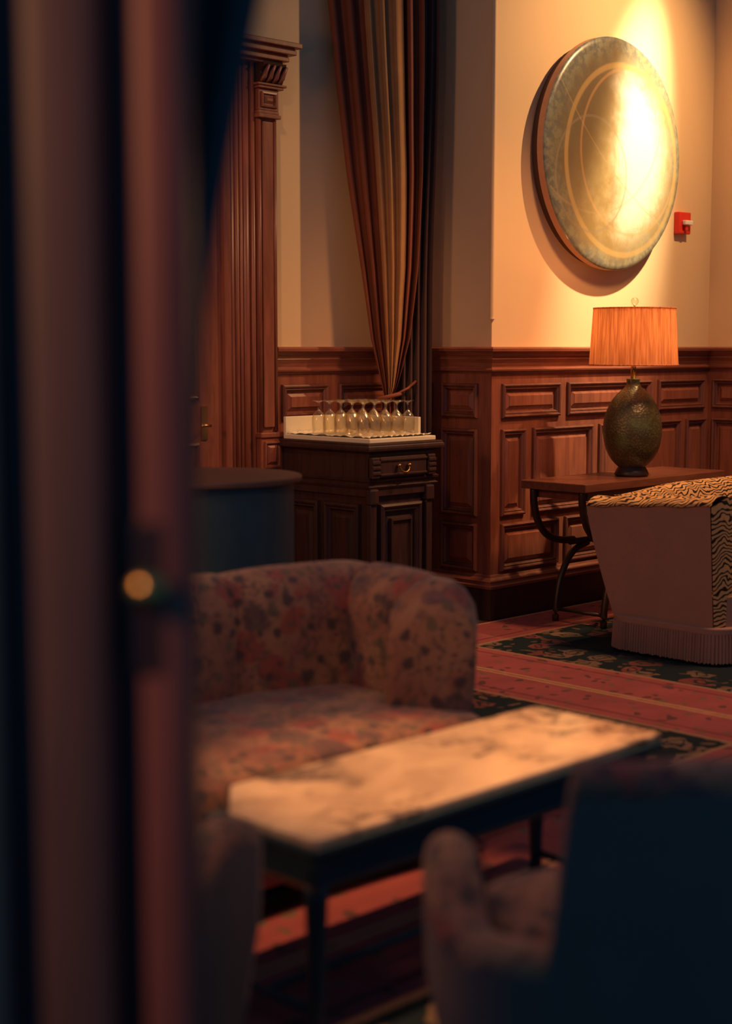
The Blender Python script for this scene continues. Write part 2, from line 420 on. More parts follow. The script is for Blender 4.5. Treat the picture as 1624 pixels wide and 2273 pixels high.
PATH = [(5.05, VL), (UC, VL), (UC, VA), (UR, VA), (UR, -1.5)]
def rail(name, prof, mat='wood_h'):
    return struct(MB().sweep(PATH, prof, True, 1).build(name, mat))
WF = .012                                                # wood facing proud of plaster
rail('trim_1', [(0, 1.34), (.030, 1.345), (.034, 1.352), (.044, 1.362), (.052, 1.374), (.062, 1.378), (.064, 1.392), (.056, 1.400), (0, 1.400)])['label'] = 'projecting wooden cap rail of the wainscot'
rail('trim_2', [(0, 1.29), (.020, 1.29), (.018, 1.30), (.022, 1.318), (.030, 1.332), (.034, 1.338), (.030, 1.345), (0, 1.345)])['label'] = 'wooden frieze band below the cap rail'
rail('trim_3', [(0, 1.262), (.014, 1.264), (.020, 1.272), (.034, 1.278), (.036, 1.286), (.030, 1.291), (0, 1.291)])['label'] = 'thin wooden moulding under the frieze'
rail('trim_4', [(0, .165), (.050, .165), (.052, .178), (.044, .184), (.040, .196), (.044, .202), (.036, .212), (.026, .220), (.022, .232), (0, .236)])['label'] = 'stepped wooden base moulding of the wainscot'
rail('baseboard_back', [(0, 0), (.046, 0), (.046, .15), (.042, .165), (0, .165)], 'carved')['label'] = 'dark baseboard along the panelled walls'

def frame_map(kind):
    if kind == 'A': return lambda s, z, h: (s, VA - h, z)
    if kind == 'L': return lambda s, z, h: (s, VL - h, z)
    if kind == 'R': return lambda s, z, h: (UC - h, s, z)
    return lambda s, z, h: (UR - h, s, z)
def rings(f, s0, s1, z0, z1, prof, fill=True):
    vs = []; fs = []
    for ins, h in prof:
        vs += [f(s0 + ins, z0 + ins, h), f(s1 - ins, z0 + ins, h), f(s1 - ins, z1 - ins, h), f(s0 + ins, z1 - ins, h)]
    for i in range(len(prof) - 1):
        for q in range(4):
            e = (q + 1) % 4; fs.append((i * 4 + q, i * 4 + e, i * 4 + 4 + e, i * 4 + 4 + q))
    if fill: k = 4 * (len(prof) - 1); fs.append((k, k + 1, k + 2, k + 3))
    return vs, fs
def raised_panel(parent, f, s0, s1, z0, z1, base=WF, sc=1.0, mat='wood', dark='carved', field=True):
    k = sc; b = base
    v, fc = rings(f, s0, s1, z0, z1, [(.0, b - .004), (.002 * k, b + .014 * k), (.010 * k, b + .020 * k), (.016 * k, b + .017 * k), (.020 * k, b + .010 * k), (.026 * k, b + .012 * k), (.032 * k, b + .004 * k), (.036 * k, b - .008)], False)
    v2, fc2 = rings(f, s0 + .036 * k, s1 - .036 * k, z0 + .036 * k, z1 - .036 * k, [(0, b - .008), (.006 * k, b - .008), (.026 * k, b + .004), (.028 * k, b + .007), (.034 * k, b + .007)])
    p = obj('panel', v2, fc2, mat, parent)
    obj('panel_moulding', v, fc, 'stain' if mat == 'wood' else mat, p)
    return p
def facing(parent, f, s0, s1, z0, z1, holes):
    """flat framing of stiles and rails between the panels: cells of a grid that are not panel"""
    ss = sorted({s0, s1, *[h[0] for h in holes], *[h[1] for h in holes]}); zs = sorted({z0, z1, *[h[2] for h in holes], *[h[3] for h in holes]})
    mb = MB()
    for i in range(len(ss) - 1):
        for j in range(len(zs) - 1):
            cs, cz = (ss[i] + ss[i + 1]) / 2, (zs[j] + zs[j + 1]) / 2
            if any(h[0] < cs < h[1] and h[2] < cz < h[3] for h in holes): continue
            a = [f(ss[i], zs[j], WF), f(ss[i + 1], zs[j], WF), f(ss[i + 1], zs[j + 1], WF), f(ss[i], zs[j + 1], WF)]
            mb.add(a, [(0, 1, 2, 3)])
    for h in holes:       # recess sides and bottom
        a, b_, c_, d_ = h
        mb.add(*rings(f, a, b_, c_, d_, [(0, WF), (.0005, .002)], True))
    o = mb.build('wainscot_frame', 'wood', parent); return o
ROW1, ROW2, ROW3 = (1.035, 1.213), (.53, .98), (.245, .492)
def wainscot(parent, kind, s0, s1, r1, r2, r3):
    f = frame_map(kind); holes = []
    for (z0, z1), spans in ((ROW1, r1), (ROW2, r2), (ROW3, r3)):
        for a, b in spans: holes.append((a, b, z0, z1))
    facing(parent, f, s0, s1, .10, 1.30, holes)
    for a, b, c, d in holes: raised_panel(parent, f, a, b, c, d)
wainscot(wall_back, 'A', UC - WF, UR, [(6.032, 6.512), (6.574, 7.353), (7.419, 7.903)], [(6.029, 6.225), (6.284, 6.806), (6.861, 7.66), (7.714, 7.925)], [(6.032, 6.512), (6.565, 7.353), (7.419, 7.903)])
wainscot(wall_left, 'L', 5.05, UC, [(5.11, 5.43), (5.50, 5.91)], [(5.11, 5.43), (5.50, 5.91)], [(5.11, 5.43), (5.50, 5.91)])
wainscot(wall_return, 'R', VA - WF, VL, [(5.143, 5.392), (5.46, 5.69)], [(5.143, 5.392), (5.46, 5.69)], [(5.143, 5.392), (5.46, 5.69)])
wainscot(wall_right, 'C', 1.5, VA, [(4.72, 5.02), (3.9, 4.64), (3.1, 3.82), (2.3, 3.02), (1.6, 2.22)], [(4.72, 5.02), (3.9, 4.64), (3.1, 3.82), (2.3, 3.02), (1.6, 2.22)], [(4.72, 5.02), (3.9, 4.64), (3.1, 3.82), (2.3, 3.02), (1.6, 2.22)])
# rounded corner bead on the outer plaster corner, ending in a stop above the cap rail
mb = MB().tube([(UC, VA, 1.525), (UC, VA, 1.54), (UC, VA, 1.55), (UC, VA, HT)], [.004, .014, .013, .013], 12)
struct(mb.build('trim_5', 'plaster', smooth=False), 'slim corner bead on the plaster edge')

# carved pilaster and door casing on the left wall
pil = struct(MB().box(4.985, 5.105, VL - .05, VL, 0, 2.53).build('trim_6', 'wood'), 'tall wooden pilaster with carved capital')
MB().box(5.012, 5.078, VL - .064, VL - .045, 1.02, 2.51).build('shaft_panel', 'wood', pil, bevel=.004)
MB().tube([(5.094, VL - .052, 1.0), (5.094, VL - .052, 2.52)], .011, 10).build('shaft_bead', 'wood', pil, True)
MB().tube([(4.996, VL - .052, 1.0), (4.996, VL - .052, 2.52)], .011, 10).build('shaft_bead', 'wood', pil, True)
def block(name, s0, s1, z0, z1, d, inset=0):
    o = MB().box(s0, s1, VL - d, VL, z0, z1).build(name, 'wood', pil, bevel=.004)
    if inset:
        f = lambda s, z, h: (s, VL - d - h, z)
        v, fc = rings(f, s0 + inset, s1 - inset, z0 + inset, z1 - inset, [(0, .001), (.002, .009), (.010, .010), (.013, .001), (.016, -.004)], False); obj('block_moulding', v, fc, 'wood', o)
        v, fc = rings(f, s0 + inset + .02, s1 - inset - .02, z0 + inset + .02, z1 - inset - .02, [(0, .001), (.012, .010)]); obj('block_boss', v, fc, 'wood', o)
    return o
block('plinth_block', 4.975, 5.115, .80, .97, .078, .018)
block('plinth_cap', 4.968, 5.122, .97, .995, .086)
block('plinth_step', 4.972, 5.118, .775, .80, .072)
block('plinth_foot', 4.965, 5.125, 0, .775, .082)
block('neck_ring', 4.975, 5.118, 2.525, 2.545, .078)
block('neck_ring', 4.980, 5.112, 2.545, 2.562, .070)
block('capital_block', 4.985, 5.112, 2.562, 2.665, .066, .014)
block('capital_ring', 4.975, 5.135, 2.665, 2.678, .08)
block('capital_ring', 4.965, 5.15, 2.678, 2.69, .086)
br = MB()                                                   # scrolled bracket with leaf flutes
prof = [(0, 2.69), (.07, 2.69), (.08, 2.705), (.085, 2.73), (.078, 2.745), (.085, 2.76), (.10, 2.775), (.105, 2.785), (0, 2.785)]
br.add([(4.985, VL - h, z) for h, z in prof] + [(5.13, VL - h, z) for h, z in prof], [tuple(range(9)), tuple(range(9, 18))] + [(i, (i + 1) % 9, 9 + (i + 1) % 9, 9 + i) for i in range(9)])
bk = br.build('scroll_bracket', 'carved', pil)
for i in range(4):
    x = 5.0 + i * .038
    MB().tube([(x - .012, VL - .078, 2.695), (x, VL - .092, 2.718), (x + .014, VL - .088, 2.745), (x + .022, VL - .103, 2.775)], [.006, .013, .011, .006], 8).build('carved_leaf', 'wood', bk, True)
for (z0, z1, d, e) in ((2.785, 2.80, .085, 5.125), (2.80, 2.822, .105, 5.15), (2.822, 2.832, .10, 5.145), (2.832, 2.855, .125, 5.18), (2.855, 2.865, .12, 5.175), (2.865, 2.89, .14, 5.205)):
    MB().box(3.3, e, VL - d, VL, z0, z1).build('cornice_step', 'wood', pil, bevel=.004)
cas = struct(MB().box(4.795, 4.985, VL - .03, VL, 0, 2.80).build('trim_7', 'wood'), 'stepped door casing beside the pilaster')
for s, r, d in ((4.968, .014, .034), (4.925, .020, .028), (4.893, .009, .034), (4.868, .013, .03), (4.838, .018, .022)):
    MB().tube([(s, VL - d, 0), (s, VL - d, 2.8)], r, 12).build('casing_bead', 'wood', cas, True)
MB().box(4.775, 4.815, VL - .055, VL - .0, 0, 2.8).build('casing_fillet', 'wood', cas, bevel=.005)
d2 = struct(MB().box(3.75, 4.775, VL - .03, VL, 0, 2.80).build('door_2', 'wood'), 'reddish wooden door left of the pilaster')
f2 = lambda s, z, h: (s, VL - .03 - h, z)
raised_panel(d2, f2, 3.95, 4.62, 1.15, 2.6, 0, 1.2); raised_panel(d2, f2, 3.95, 4.62, .2, .95, 0, 1.2)
hd = MB().box(4.64, 4.675, VL - .036, VL - .03, .96, 1.12).build('door_plate', 'brass', d2)
MB().tube([(4.657, VL - .036, 1.03), (4.657, VL - .08, 1.03), (4.60, VL - .083, 1.03)], .007, 8).build('handle', 'brass', hd, True)

for o_ in (pil, cas, d2):
    o_.location.x = -.055
pil.scale.z = .987

# ------------------------------------------------------------------ rugs
def rug(x0, x1, y0, y1, bw, label, seed):
    m = m_rug('patterned_rug_%d' % seed, x0 + 0, x1 + 0, y0 + 0, y1 + 0, bw, seed)
    o = MB().box(x0, x1, y0, y1, 0, .008).build('rug', m); return tag(o, label, 'rug')
rug(4.99, 7.88, -1.0, 5.0, .36, 'dark floral rug with red border under the zebra sofa', 1)
rug(.3, 4.985, 2.50, 5.35, .325, 'dark floral rug with red border under the floral sofa', 2)
rug(-1.0, 4.985, -1.5, 2.495, .325, 'worn red bordered rug under the marble table and near armchair', 3)

# ------------------------------------------------------------------ round painting
pt = thing('round_painting', 'large round gold and grey abstract painting hung on the cream wall', 'painting', (6.865, VA, 2.425))
R_ = .612
def disc_rows(prof, n=96):
    return [[(r * math.cos(2 * PI * i / n), -h, r * math.sin(2 * PI * i / n)) for i in range(n)] for r, h in prof]
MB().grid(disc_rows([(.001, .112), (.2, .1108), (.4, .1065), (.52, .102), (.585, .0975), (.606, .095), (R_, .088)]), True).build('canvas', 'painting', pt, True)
MB().grid(disc_rows([(R_, .088), (R_, .050), (R_ - .02, .048)]), True).build('edge_band', 'edge', pt)
MB().grid(disc_rows([(R_ - .02, .052), (R_ - .02, .0), (.001, .0)]), True).build('back_frame', 'back', pt)

# red pull station
al = thing('fire_alarm_pull', 'small red fire alarm pull box on the wall right of the painting', 'alarm', (7.635, VA, 2.11))
MB().box(-.062, .062, -.035, 0, -.062, .062).build('body', 'red', al, bevel=.006)
hb = MB().box(-.030, .045, -.062, -.035, -.012, .014).build('handle', 'white', al, bevel=.005)
MB().box(-.012, .012, -.05, -.033, -.045, -.012).build('handle_stem', 'red', hb, bevel=.003)

# ------------------------------------------------------------------ tied curtain
cu = thing('tied_curtain', 'tall rust velvet curtain with tan lining tied back in the corner', 'curtain', (5.60, 5.47, 0), -PI / 4)
ZS = [3.9, 3.19, 2.72, 2.26, 1.79, 1.45, 1.21, 1.14]; ZR = list(reversed(ZS))
XL = list(reversed([-.225, -.20, -.155, -.097, -.028, .019, .077, .095])); XR = list(reversed([.27, .285, .29, .285, .26, .225, .165, .13]))
CX0 = .09
def fold_surface(sa, sb, n, pleats, amp, depth, z0=1.14, ph=0, nz=46):
    rows = []
    for k in range(nz + 1):
        z = z0 + (3.9 - z0) * k / nz; l, r = interp(z, ZR, XL), interp(z, ZR, XR); row = []
        wd = r - l; a = amp * min(1, .35 + wd / .45)
        for i in range(n + 1):
            s = sa + (sb - sa) * i / n
            x = l + wd * s
            p = math.sin(2 * PI * pleats * s + ph + .18 * math.sin(z * 1.6))
            row.append((x - CX0 + .002 * math.sin(5 * z + 5 * s), -depth - a * (p * abs(p) ** -.35 if p else 0) - .03 * math.sin(PI * s), z))
        rows.append(row)
    return rows
MB().grid(fold_surface(0, .46, 90, 5.5, .028, 0)).build('velvet_drape', 'velvet', cu, True)
MB().grid(fold_surface(.38, .78, 120, 7.3, .015, .03, ph=1)).build('silk_lining', 'lining', cu, True)
MB().grid(fold_surface(.72, 1.0, 60, 7, .028, -.01, ph=2)).build('velvet_drape', 'velvet', cu, True)
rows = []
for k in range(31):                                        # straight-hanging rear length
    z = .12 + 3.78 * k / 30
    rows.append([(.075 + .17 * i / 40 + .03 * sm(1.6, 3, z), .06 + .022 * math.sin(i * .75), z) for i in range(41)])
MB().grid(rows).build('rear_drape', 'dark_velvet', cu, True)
t = []
for k in range(25):
    a = 2 * PI * k / 24; t.append((.025 + .055 * math.cos(a), -.03 + .05 * math.sin(a), 1.15 + .012 * math.cos(a)))
MB().tube(t, .011, 8).build('tieback_cord', 'velvet', cu, True)
MB().tube([(.06, -.05, 1.16), (.12, -.02, 1.19), (.17, .06, 1.23)], .007, 8).build('tieback_cord', 'velvet', cu, True)
rows = []
for k in range(13):
    z = .45 + .69 * k / 12; wd = .07 + .05 * sm(1.14, .6, z)
    rows.append([(.02 + wd * (i / 24 - .5), -.02 - .018 * math.sin(i * .9), z) for i in range(25)])
MB().grid(rows).build('gathered_tail', 'velvet', cu, True)

# ------------------------------------------------------------------ sideboard with tray and glasses
sb = thing('carved_sideboard', 'dark carved wooden sideboard in the corner carrying a glass tray', 'sideboard', (5.03, 5.01, 0))
W_, D_ = .50, .66
body = MB().box(.05, W_ - .04, .05, D_, .08, .70).build('body', 'carved', sb)
MB().box(.02, W_ - .01, .02, D_, 0, .08).build('plinth', 'carved', sb, bevel=.008)
MB().sweep([(.06, D_), (.06, .06), (W_ - .04, .06), (W_ - .04, D_)], [(0, .735), (.035, .735), (.040, .745), (.030, .752), (.028, .765), (.040, .770), (.042, .780), (.02, .79), (0, .79)], True, 1 * 1).build('waist_moulding', 'carved', sb)
MB().box(.03, W_ - .02, .03, D_, .70, .90).build('frieze', 'carved', sb)
MB().sweep([(.06, D_), (.06, .06), (W_ - .04, .06), (W_ - .04, D_)], [(0, .90), (.03, .90), (.045, .912), (.06, .915), (.062, .925), (.06, .935), (.052, .942), (.0, .945)], True, 1).build('top_moulding', 'carved', sb)
MB().box(.005, W_ + .015, .005, D_, .928, .95).build('top', 'carved', sb, bevel=.005)
dr = MB().box(.085, W_ - .095, .010, .04, .785, .885).build('drawer', 'carved', sb, bevel=.006)
for z in (.80, .87): MB().box(.085, W_ - .095, .004, .02, z - .006, z + .006).build('drawer_bead', 'carved', dr, bevel=.003)
cx = .235
MB().tube([(cx + .035 * math.cos(a), -.004 - .008 * math.sin(a), .842 - .034 * math.sin(a)) for a in [PI * k / 12 for k in range(13)]], .0045, 8).build('bail_handle', 'old_brass', dr, True)
for s in (-1, 1): MB().lathe([(.012, 0), (.010, .008), (.004, .012)], n=12).build('handle_rosette', 'old_brass', dr, True, (cx + s * .035, -.002, .838))
for x0 in (.03, W_ - .085):
    c_ = MB().box(x0, x0 + .05, .005, .04, .785, .885).build('corner_block', 'carved', sb, bevel=.005)
    for z in (.81, .835, .86): MB().box(x0, x0 + .05, -.001, .01, z - .008, z + .008).build('carved_rib', 'carved', c_, bevel=.003)
    q = MB().box(x0 + .004, x0 + .046, .022, .055, .08, .66).build('corner_pilaster', 'carved', sb, bevel=.006)
    MB().box(x0 - .002, x0 + .052, .012, .055, .66, .735).build('pilaster_capital', 'carved', q, bevel=.008)
fs_ = lambda s, z, h: (s, .05 - h, z)
dd = raised_panel(sb, fs_, .105, W_ - .105, .12, .66, .004, 1.3, 'carved'); dd.name = 'door'
v, fc = rings(fs_, .175, W_ - .175, .19, .59, [(0, .01), (.004, .024), (.014, .026), (.018, .014)], True); obj('door_panel', v, fc, 'carved', dd)
fl_ = lambda s, z, h: (.05 - h, s, z)
for a, b in ((.10, .34), (.38, .62)): raised_panel(sb, fl_, a, b, .12, .66, .004, 1.2, 'carved').name = 'side_panel'

tr = thing('glass_tray', 'white linen lined tray on the sideboard holding upturned glasses', 'tray', (5.045, 5.02, .951))
TW, TD = .455, .60
MB().box(0, TW, 0, TD, 0, .022).build('tray_base', 'tray', tr, bevel=.004)
MB().box(.0, TW, TD - .018, TD, .02, .108).build('tray_side', 'tray', tr, bevel=.003)
MB().box(TW - .018, TW, .10, TD - .018, .02, .108).build('tray_side', 'tray', tr, bevel=.003)
rows = []
for i in range(41):
    row = []
    for j in range(41):
        x, y = .012 + (TW - .032) * i / 40, .012 + (TD - .034) * j / 40
        e = min(i, j, 40 - i, 40 - j)
        row.append((x, y, .0255 + (.010 * abs(math.sin(i * .9 + j * .35) * math.cos(j * .55)) if e < 2 else .0015 * math.sin(i) * math.sin(j))))
    rows.append(row)
MB().grid(rows).build('linen_liner', 'linen', tr, True)
gp = [(.033, .163), (.0325, .1615), (.02, .1585), (.007, .153), (.0045, .145), (.0042, .128), (.006, .116), (.016, .106), (.027, .094), (.0335, .075), (.0345, .05), (.0325, .02), (.030, .0)]
inner = [(.0285, .0), (.031, .02), (.033, .05), (.032, .074), (.0255, .092), (.014, .104), (.001, .109)]
gl0 = None
ROWN = ['first', 'second', 'third', 'fourth', 'fifth']
for i in range(5):
    for j in range(5):
        loc = (5.045 + .062 + i * .075, 5.02 + .10 + j * .078, .9795)
        lab = 'upturned glass on the tray, %s row from drawer front, %s from left edge' % (ROWN[j], ROWN[i])
        if gl0 is None:
            g = MB().lathe([(.001, .1635)] + gp, n=24).build('wine_glass', 'glass', None, True); gl0 = g
        else:
            g = gl0.copy(); C.objects.link(g)
        g.location = loc
        tag(g, lab, 'glass', 'upturned glasses on the white tray')

# ------------------------------------------------------------------ dark rounded counter at left
ct = thing('rounded_counter', 'black cabinet with a brown rounded top beside the sideboard', 'cabinet', (3.53, 4.37, 0), -PI / 4 + .06)
def stadium(L, r, n=48, o=0):
    pts = [(-L, -r - o), ]
    for k in range(n + 1):
        a = -PI / 2 + PI * k / n; pts.append(((r + o) * math.cos(a), (r + o) * math.sin(a)))
    pts.append((-L, r + o)); return pts
MB().prism(stadium(1.3, .36), .912, .935).build('top', 'counter', ct, bevel=.006)
MB().prism(stadium(1.28, .33), .009, .912).build('body', 'ebony', ct)
MB().prism(stadium(1.28, .345), .009, .08).build('plinth', 'ebony', ct)

# ------------------------------------------------------------------ console table, lamp
co_ = thing('console_table', 'long wooden console table with curved legs against the wainscot', 'console table', (5.92, 4.43, 0))
CL, CD = 1.23, .40
MB().box(0, CL, 0, CD, .70, .742).build('top', 'console', co_, bevel=.004)
MB().box(.06, CL - .06, .03, CD - .03, .655, .70).build('apron', 'console', co_, bevel=.004)
for y in (.05, CD - .05):
    for s, x0 in ((1, .03), (-1, CL - .03)):
        up = [(x0 + s * .01, y, .70), (x0 + s * .015, y, .62), (x0 + s * .05, y, .53), (x0 + s * .12, y, .46), (x0 + s * .22, y, .425), (x0 + s * .34, y, .415)]
        MB().tube(spline(up, 24), .019, 10).build('upper_leg', 'iron', co_, True)
        lo = [(x0 + s * .20, y, .009), (x0 + s * .205, y, .10), (x0 + s * .235, y, .22), (x0 + s * .29, y, .31), (x0 + s * .36, y, .365), (x0 + s * .46, y, .39)]
        MB().tube(spline(lo, 24), [.017] * 25, 10).build('lower_leg', 'iron', co_, True)
    MB().tube([(.34, y, .405), (CL - .34, y, .405)], .016, 10).build('leg_rail', 'iron', co_, True)
for x in (.235, CL - .235): MB().tube([(x, .05, .07), (x, CD - .05, .07)], .010, 8).build('stretcher', 'iron', co_, True)

la = thing('table_lamp', 'green bronze urn lamp with an orange pleated shade on the console', 'lamp', (6.50, 4.575, .742))
MB().lathe([(.075, 0), (.085, .004), (.088, .012), (.080, .030), (.070, .046), (.068, .052)], n=40).build('foot', 'iron', la, True)
urn = [(.068, .048), (.085, .062), (.112, .095), (.136, .145), (.148, .205), (.149, .25), (.143, .30), (.128, .345), (.104, .39), (.074, .425), (.05, .447), (.038, .462), (.033, .475), (.034, .495), (.030, .497)]
MB().lathe([(p.x, p.y) for p in spline(urn, 44)], n=56).build('urn_body', 'urn', la, True)
MB().tube([(0, 0, .49), (0, 0, .62)], .013, 12).build('stem', 'brass', la, True)
sh = []
NP = 300
def shade_ring(r, z): return [((r + .0022 * math.sin(75 * a) + .0016 * math.sin(31 * a + 2)) * math.cos(a), (r + .0022 * math.sin(75 * a) + .0016 * math.sin(31 * a + 2)) * math.sin(a), z) for a in [2 * PI * i / NP for i in range(NP)]]
shd = MB().grid([shade_ring(.222 - .018 * k / 6, .565 + .288 * k / 6) for k in range(7)], True).build('shade', 'shade', la, True)
for r, z in ((.2235, .567), (.2055, .852)): MB().tube([(r * math.cos(2 * PI * i / 64), r * math.sin(2 * PI * i / 64), z) for i in range(65)], .0045, 6, False).build('shade_trim', 'shade', shd, True)
for k in range(3):
    a = k * 2 * PI / 3; MB().tube([(0, 0, .845), (.2 * math.cos(a), .2 * math.sin(a), .848)], .003, 6).build('shade_spider', 'brass', shd)
hp = [(.055 * math.sin(a) * (1 if s else 1), 0, .60 + .122 * (1 - math.cos(a))) for s in (0,) for a in [PI * k / 14 for k in range(15)]]
MB().tube(hp, .003, 6).build('harp', 'brass', la, True); MB().tube([(-x, y, z) for x, y, z in hp], .003, 6).build('harp', 'brass', la, True)
MB().tube([(0, 0, .84), (0, 0, .872)], .005, 8).build('finial_post', 'brass', la, True)
MB().lathe([(.001, .865), (.012, .869), (.019, .882), (.0195, .893), (.012, .904), (.001, .908)], n=20).build('finial', 'glass', la, True)
MB().lathe([(.012, .60), (.016, .63), (.027, .66), (.028, .68), (.018, .70), (.001, .706)], n=20).build('bulb', 'bulb', la, True)
pl = bpy.data.lights.new('bulb_glow', 'POINT'); pl.energy = 2.0; pl.color = (1, .44, .15); pl.shadow_soft_size = .03
po = bpy.data.objects.new('bulb_glow', pl); C.objects.link(po); po.parent = la; po.location = (0, 0, .745)

# ------------------------------------------------------------------ upholstered shells
def tub(parent, path, ztop, zbot, zseat, thick, outer_mat, inner_mat, n=120, flare=0.0, puffs=None, names=('outer_shell', 'padded_back'), nose_mat=None, seams=None, puff=.03, roll=.5, nose=.03, zcap=None):
    """upholstered wall along a plan spline; inside is to the LEFT of travel.  seams: list of parameters that divide the padding into channels"""
    P = spline(path, n); T = []
    L = [0]
    for i in range(n): L.append(L[-1] + (P[i + 1] - P[i]).length)
    tot = L[-1]; tt = [l / tot for l in L]
    nor = []
    for i in range(n + 1):
        d = (P[min(i + 1, n)] - P[max(i - 1, 0)]).normalized(); nor.append(Vector((-d.y, d.x)))
    seams = seams or [0, 1]
    def section(i, t, k0, k1):
        zt = ztop(t); r = thick * roll
        q = 1
        if k1 > k0:
            x = (t - k0) / (k1 - k0); q = max(0, 1 - abs(2 * x - 1) ** 3.5)
        pf = puff * q; p = P[i]; nn = nor[i]; fl = flare
        rows = [(-fl, zt - r)]
        for a in range(1, 9):
            an = PI * a / 8; rows.append((r - (r + fl * .5) * math.cos(an) + (pf if a > 4 else 0) * (a - 4) / 4, zt - r + (r + pf * .25) * math.sin(an)))
        zs = zseat
        for b in range(1, 8):
            f = b / 7; z = (zt - r) * (1 - f) + zs * f
            rows.append((2 * r + pf * (1 - .15 * f) + .015 * f, z))
        return [(p.x + nn.x * h, p.y + nn.y * h, z) for h, z in rows]
    outer = [[(P[i].x + nor[i].x * h, P[i].y + nor[i].y * h, z) for h, z in ((.045, zbot), (.03, zbot + (ztop(tt[i]) - zbot) * .3), (.005, zbot + (ztop(tt[i]) - zbot) * .6), (-flare, ztop(tt[i]) - thick * roll))] for i in range(n + 1)]
    MB().grid(outer).build(names[0], outer_mat, parent, True)
    for k in range(len(seams) - 1):
        a, b = seams[k], seams[k + 1]
        idx = [i for i in range(n + 1) if a - 1e-6 <= tt[i] <= b + 1e-6]
        if idx[-1] < n: idx.append(idx[-1] + 1)
        rows = [section(i, min(max(tt[i], a), b), a, b) for i in idx]
        MB().grid(rows).build(names[1], inner_mat, parent, True)
    for i, dirn in ((0, -1), (n, 1)):                     # padded nose at each free end
        sec = section(i, tt[i], 0, 0) ; sec = [outer[i][0], outer[i][1], outer[i][2]] + sec
        d = (P[min(i + 1, n)] - P[max(i - 1, 0)]).normalized() * dirn
        c = Vector((sum(v[0] for v in sec) / len(sec), sum(v[1] for v in sec) / len(sec), sum(v[2] for v in sec) / len(sec)))
        r1 = [tuple(c + (Vector(v) - c) * .93 + Vector((d.x, d.y, 0)) * nose * .75) for v in sec]
        r2 = [tuple(c + (Vector(v) - c) * .72 + Vector((d.x, d.y, 0)) * nose) for v in sec]
        mb = MB().grid([sec, r1, r2], True); k = len(sec); mb.f.append(tuple(range(2 * k, 3 * k)))
        mb.build('arm_front', nose_mat or inner_mat, parent, True)
def cushion(parent, name, poly, z0, z1, mat, crown=.02, edge=.03):
    """soft slab: inset rings of a plan outline"""
    c = Vector((sum(p[0] for p in poly) / len(poly), sum(p[1] for p in poly) / len(poly)))
    def ring(sc, z): return [(c.x + (p[0] - c.x) * sc, c.y + (p[1] - c.y) * sc, z) for p in poly]
    rows = [ring(.9, z0), ring(.985, z0 + edge * .3), ring(1, z0 + edge), ring(1, z1 - edge), ring(.985, z1 - edge * .3), ring(.95, z1), ring(.7, z1 + crown * .7), ring(.35, z1 + crown), ring(.01, z1 + crown)]
    return MB().grid(rows, True).build(name, mat, parent, True)

# floral settee behind the marble table
sf = thing('floral_settee', 'curved floral tapestry settee with a channelled back behind the marble table', 'sofa', (2.53, 3.0, 0))
half = [(.61, -.29), (.71, -.20), (.77, -.10), (.83, .10), (.85, .28), (.77, .41), (.58, .475), (.30, .53), (0, .55)]
path = half + [(-x, y) for x, y in reversed(half[:-1])]
tub(sf, path, lambda t: .742 - .035 * (1 - sm(0, .035, t)) - .035 * sm(.965, 1, t), .10, .36, .20, 'taupe', 'floral', n=180, flare=.0,
    seams=[0, .085, .205, .40, .60, .795, .915, 1], puff=.045, names=('outer_shell', 'back_channel'))
seat = [(.56, -.38), (.66, -.18), (.66, .12), (.54, .28), (.3, .33), (0, .35), (-.3, .33), (-.54, .28), (-.66, .12), (-.66, -.18), (-.56, -.38), (-.3, -.34), (0, -.33), (.3, -.34)]
seat_s = [(p.x, p.y) for p in spline(seat + [seat[0]], 64)][:-1]
cushion(sf, 'seat_cushion', seat_s, .29, .405, 'floral', .02)
fr = [(x, y) for x, y in [(p.x, p.y) for p in spline([(.62, -.34), (.3, -.305), (0, -.295), (-.3, -.305), (-.62, -.34)], 30)]]
MB().sweep(fr, [(-.02, .10), (.0, .10), (.012, .16), (.012, .27), (-.02, .275)], True, -1).build('seat_rail', 'floral', sf, True)
for x, y in ((.60, -.24), (-.60, -.24), (.68, .3), (-.68, .3)): MB().lathe([(.018, 0), (.024, .05), (.03, .11)], n=14).build('leg', 'blackleg', sf, True, (x, y, .008))

# ------------------------------------------------------------------ marble coffee table
tb = thing('marble_table', 'long cream marble topped coffee table with slim black legs', 'coffee table', (1.965, 2.105, 0))
TL, TDp, ch = 1.185, .41, .035
def chamf(o=0, c=ch):
    x0, x1, y0, y1 = -o, TL + o, -o, TDp + o
    return [(x0 + .012, y0), (x1 - .012, y0), (x1, y0 + .012), (x1, y1 - .012), (x1 - .012, y1), (x0 + .13, y1), (x0, y1 - .15), (x0, y0 + .012)]
MB().prism(chamf(), .43, .45).build('marble_top', 'marble', tb, bevel=.005)
MB().prism(chamf(.004), .413, .43).build('top_moulding', 'blackleg', tb, bevel=.004)
for a in ((.03, TL - .03, .03, .05), (.03, TL - .03, TDp - .05, TDp - .03), (.03, .05, .05, TDp - .05), (TL - .05, TL - .03, .05, TDp - .05)):
    r_ = MB().box(*a, .335, .413).build('apron', 'blackleg', tb, bevel=.003)
    MB().box(a[0] - .004, a[1] + .004, a[2] - .004, a[3] + .004, .328, .340).build('apron_bead', 'console', r_, bevel=.003)
for x in (.05, TL - .05):
    for y in (.05, TDp - .05):
        MB().lathe([(.014, 0), (.018, .01), (.016, .05), (.021, .22), (.024, .30), (.026, .33)], n=14).build('leg', 'blackleg', tb, True, (x, y, .008))
MB().tube([(.05, .05, .07), (.05, TDp - .05, .07)], .010, 8).build('stretcher', 'blackleg', tb, True)
